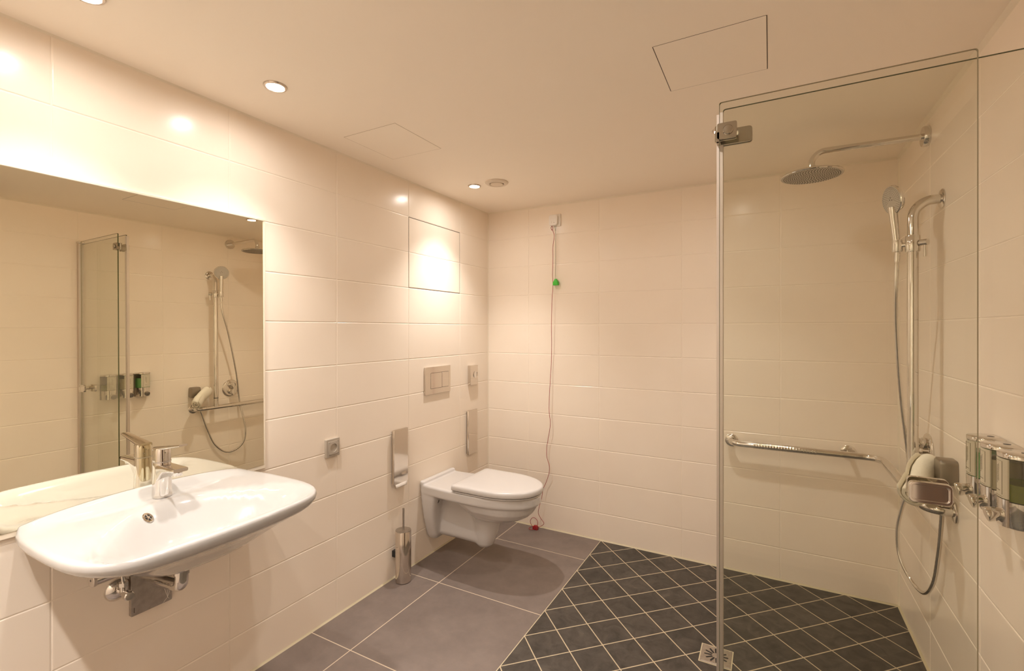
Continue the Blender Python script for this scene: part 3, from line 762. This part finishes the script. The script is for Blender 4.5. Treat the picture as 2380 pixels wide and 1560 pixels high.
# soap dispensers
def dplan(w, d, n=18, s=1.0):
    pts = []
    for k in range(n + 1):
        a = PI * k / n; c_ = math.cos(a)
        pts.append((-(d * math.sin(a) ** .75) * s, w/2 * math.copysign(abs(c_) ** .8, c_) * s))
    return pts
def dispenser(yc, label, liquid, level, grp='wall soap dispensers'):
    t = thing('soap_dispenser', label, 'soap dispenser', (W, yc, .96), grp)
    def R(z, s=1.0, w=.086, d=.064, dx=0.): return [(W - .002 + dx + x, yc + y, z) for x, y in dplan(w, d, s=s)]
    mb = MB(); mb.box(W - .006, W + .0005, yc - .046, yc + .046, .872, 1.036); obj('back_plate', mb, M['satin'], t, bevel=.002)
    mb = MB(); mb.loft([R(1.034, .97), R(1.036, 1.03), R(1.045, 1.03), R(1.047, .99)]); ld_ = obj('dispenser_lid', mb, M['chrome'], t, ang=50)
    mb = MB(); mb.cyl((W - .020, yc, 1.0465), (W - .020, yc, 1.0475), .0075, 16); obj('lock_hole', mb, M['nozzle'], ld_)
    mb = MB(); mb.loft([R(.934, .99), R(1.034, .99)]); obj('container', mb, M['clearplastic'], t, ang=50)
    mb = MB(); mb.loft([R(.936, .95), R(level, .95)]); obj('liquid_soap', mb, liquid, t, ang=50)
    mb = MB(); mb.loft([R(.872, .90), R(.876, .97), R(.934, .97)]); obj('pump_housing', mb, M['chrome'], t, ang=50)
    # flat printed front strip following the curve
    w, d = .086, .064
    def strip(ya, yb, za, zb, off, th, m):
        m_ = MB(); top, n_ = [], 6
        pl = [(x, y) for x, y in dplan(w, d, 60)]
        def xa(y): return min(pl, key=lambda p: abs(p[1] - y))[0]
        prof = [(xa(lerp(ya, yb, k/n_)), lerp(ya, yb, k/n_)) for k in range(n_ + 1)]
        o_ = [(W - .002 + x - off - th, yc + y) for x, y in prof] + [(W - .002 + x - off + .002, yc + y) for x, y in reversed(prof)]
        m_.loft([[(x, y, za) for x, y in o_], [(x, y, zb) for x, y in o_]]); return m_
    lb = obj('front_label', strip(-.026, .026, .940, 1.033, .0004, .0012, 0), M['label'], t, ang=50)
    mb = strip(-.016, -.0155, .948, 1.027, .0018, .0002, 0)
    for a in (strip(.0155, .016, .948, 1.027, .0018, .0002, 0), strip(-.016, .016, 1.0266, 1.0270, .0018, .0002, 0), strip(-.017, .017, .9432, .9440, .0018, .0004, 0), strip(-.008, .008, .9555, .9570, .0018, .0002, 0)):
        me = bpy.data.meshes.new('tmp'); a.bm.to_mesh(me); mb.bm.from_mesh(me); a.bm.free(); bpy.data.meshes.remove(me)
    rnd = random.Random(int(abs(yc) * 1000))
    xf = W - .002 - d - .0018
    for col_, (zz, zt) in enumerate(((.972, 1.012), (.978, 1.016))):
        z = zz
        while z < zt:
            hgt = rnd.uniform(.0016, .0028); yy = yc + (-.002 if col_ else .004)
            mb.box(xf - .0002, xf + .002, yy - rnd.uniform(.0012, .0026), yy + rnd.uniform(.001, .0024), z, z + .0009)
            mb.box(xf - .0002, xf + .002, yy - .0003, yy + .0005, z, z + hgt * .8); z += hgt + .0012
    obj('label_print', mb, M['print'], lb, smooth=False)
    mb = strip(-.026, .026, .874, .938, .0004, .0016, 0); obj('front_trim', mb, M['chrome'], t, ang=50)
    o_ = Vector((W - .002 - .060, yc, .8995)); dd = Vector((-1, 0, -.28)).normalized()
    mb = MB(); mb.lathe([(.0125, 0), (.0165, .016), (.0175, .026), (.0165, .0285), (.0001, .0295)], o_, dd, 28)
    obj('push_button', mb, M['chrome'], t)
dispenser(-1.142, 'chrome soap dispenser with green gel, farthest of three, just behind glass edge', M['liq_green'], 1.006)
dispenser(-1.243, 'chrome soap dispenser with pale cream lotion, in the middle of three', M['liq_cream'], 1.010)
dispenser(-1.344, 'chrome soap dispenser with olive gel, nearest of three, cut by photo edge', M['liq_olive'], .976)

# ------------------------------------------------------------------ folding shower screen
ya, yb, GZ = -1.542, -1.497, 1.936
t = thing('shower_screen', 'folded clear glass shower screen with chrome hinge and handle', 'shower screen', (1.66, -1.52, 0))
def pane(name, x0, x1, y, z0, z1, em):
    mb = MB(); h = .003
    def rg(dy, k): return [(x, y + dy, z) for x, z in rrect(x1 - x0 - 2*k, z1 - z0 - 2*k, .006, 3, (x0+x1)/2, (z0+z1)/2)]
    mb.mi = 0
    r0, r1, r2, r3 = rg(-h, .0009), rg(-h + .0009, 0), rg(h - .0009, 0), rg(h, .0009)
    mb.loft([r0, r1, r2, r3])
    for f in mb.bm.faces:
        f.normal_update()
        f.material_index = 0 if abs(f.normal.y) > .9 else (1 if abs(f.calc_center_median().x - x0) > .004 else 2)
    return obj(name, mb, [M['glass'], em, M['glassedge']], t, ang=30)
pane('folding_panel', 1.6625, 2.1675, ya, .022, GZ, M['glassedge_pale'])
pane('fixed_panel', 1.668, W - .020, yb, .012, GZ - .001, M['glassedge'])
mb = MB(); mb.box(1.6520, 1.6600, yb - .006, yb + .006, .012, GZ - .014); obj('seal_strip', mb, M['alu'], t, bevel=.001)
mb = MB(); mb.box(1.6600, 1.6690, yb - .008, yb + .008, .012, GZ - .010); obj('edge_profile', mb, M['alu'], t, bevel=.001)
mb = MB(); mb.box(W - .030, W - .0005, yb - .014, yb + .014, .005, GZ + .008); wp = obj('wall_profile', mb, M['alu'], t, bevel=.003)
mb = MB(); mb.box(W - .036, W - .0005, yb - .018, yb + .018, GZ + .006, GZ + .020); obj('profile_cap', mb, M['chrome'], wp, bevel=.003)
for hz in (1.857, .20):
    mb = MB()
    mb.prism(rrect(.048, .042, .005, 4, 1.681, hz), lambda p: (p[0], ya - .003, p[1]), lambda p: (p[0], ya - .010, p[1]))
    mb.prism(rrect(.046, .042, .005, 4, 1.681, hz), lambda p: (p[0], ya + .003, p[1]), lambda p: (p[0], ya + .009, p[1]))
    mb.prism(rrect(.082, .040, .008, 4, 1.698, hz - .001), lambda p: (p[0], yb - .003, p[1]), lambda p: (p[0], yb - .010, p[1]))
    mb.prism(rrect(.082, .040, .008, 4, 1.698, hz - .001), lambda p: (p[0], yb + .003, p[1]), lambda p: (p[0], yb + .009, p[1]))
    mb.cyl((1.6565, (ya+yb)/2 - .012, hz - .021), (1.6565, (ya+yb)/2 - .012, hz + .021), .0058)
    mb.box(1.654, 1.664, ya - .010, yb + .006, hz - .021, hz - .001)
    hg = obj('glass_hinge', mb, M['hinge'], t, bevel=.001)
    mb = MB(); mb.lathe([(.0125, 0), (.0125, .003), (.011, .0045), (.0001, .005)], (1.684, ya - .0098, hz), (0, -1, 0), 28); obj('hinge_knob', mb, M['hinge'], hg)
hx, hz = 2.083, .9855
mb = MB(); y1_ = ya - .020
oo = rrect(.073, .045, .009, 5, hx, hz); oi = rrect(.063, .034, .007, 5, hx, hz)
mb.loft([[(x, y1_, z) for x, z in oo], [(x, y1_ - .0105, z) for x, z in oo], [(hx + (x-hx)*.985, y1_ - .0120, hz + (z-hz)*.98) for x, z in oo], [(x, y1_ - .0120, z) for x, z in oi],
         [(hx + (x-hx)*.96, y1_ - .0100, hz + (z-hz)*.95) for x, z in oi]])
mb.prism(rrect(.022, .022, .004, 3, hx + .024, hz), lambda p: (p[0], y1_ + .001, p[1]), lambda p: (p[0], ya + .030, p[1]))
mb.prism([(x + .008, z - .004) for x, z in oo], lambda p: (p[0], ya + .026, p[1]), lambda p: (p[0], ya + .037, p[1]))
obj('glass_handle', mb, M['chrome'], t, bevel=.0008)

# ------------------------------------------------------------------ floor drain
dx, dy, dh = 1.586, -.799, .0575
t = thing('floor_drain', 'square steel floor drain with radial slots in the shower floor', 'drain', (dx, dy, 0))
mb = MB(); mb.box(dx - dh - .004, dx + dh + .004, dy - dh - .004, dy + dh + .004, -.001, .0006); obj('drain_joint', mb, M['silicone_floor'], t, smooth=False)
mb = MB(); mb.box(dx - dh, dx + dh, dy - dh, dy + dh, -.001, .0012); obj('drain_frame', mb, M['brushed'], t, smooth=False)
mb = MB(); mb.box(dx - dh + .004, dx + dh - .004, dy - dh + .004, dy + dh - .004, .0005, .0022); gr = obj('drain_grate', mb, M['brushed'], t, bevel=.0006)
mb = MB()
for k in range(12):
    a = 2*PI*k/12 + .12; ca, sa = math.cos(a), math.sin(a)
    o_ = [(x*ca - y*sa, x*sa + y*ca) for x, y in rrect(.030, .0074, .0036, 4, .0305, 0)]
    mb.loft([[(dx + x, dy + y, .0005) for x, y in o_], [(dx + x, dy + y, .00245) for x, y in o_]])
obj('grate_slots', mb, M['dark'], gr, smooth=False)

# ------------------------------------------------------------------ camera, world, view
cd = bpy.data.cameras.new('camera'); cam = bpy.data.objects.new('camera', cd); COL.objects.link(cam)
cam.location = CAM; cam.rotation_euler = (PI/2, 0, -TH)
cd.sensor_fit = 'HORIZONTAL'; cd.sensor_width = 36; cd.lens = 36 * F_ / 2380
cd.shift_x = (1190 - PX) / 2380; cd.shift_y = (PY - 780) / 2380
cd.clip_start = .02; cd.clip_end = 50
scene.camera = cam
wd = bpy.data.worlds.new('world'); scene.world = wd; wd.use_nodes = True
wd.node_tree.nodes['Background'].inputs['Color'].default_value = (0, 0, 0, 1)
vs = scene.view_settings
vs.view_transform = 'Standard'; vs.look = 'None'; vs.gamma = 1; vs.use_curve_mapping = False
vs.exposure = 1.43
cy_ = scene.cycles
cy_.use_denoising = True
cy_.max_bounces = 24; cy_.diffuse_bounces = 12; cy_.glossy_bounces = 8; cy_.transparent_max_bounces = 24; cy_.transmission_bounces = 12
cy_.sample_clamp_indirect = 6.0
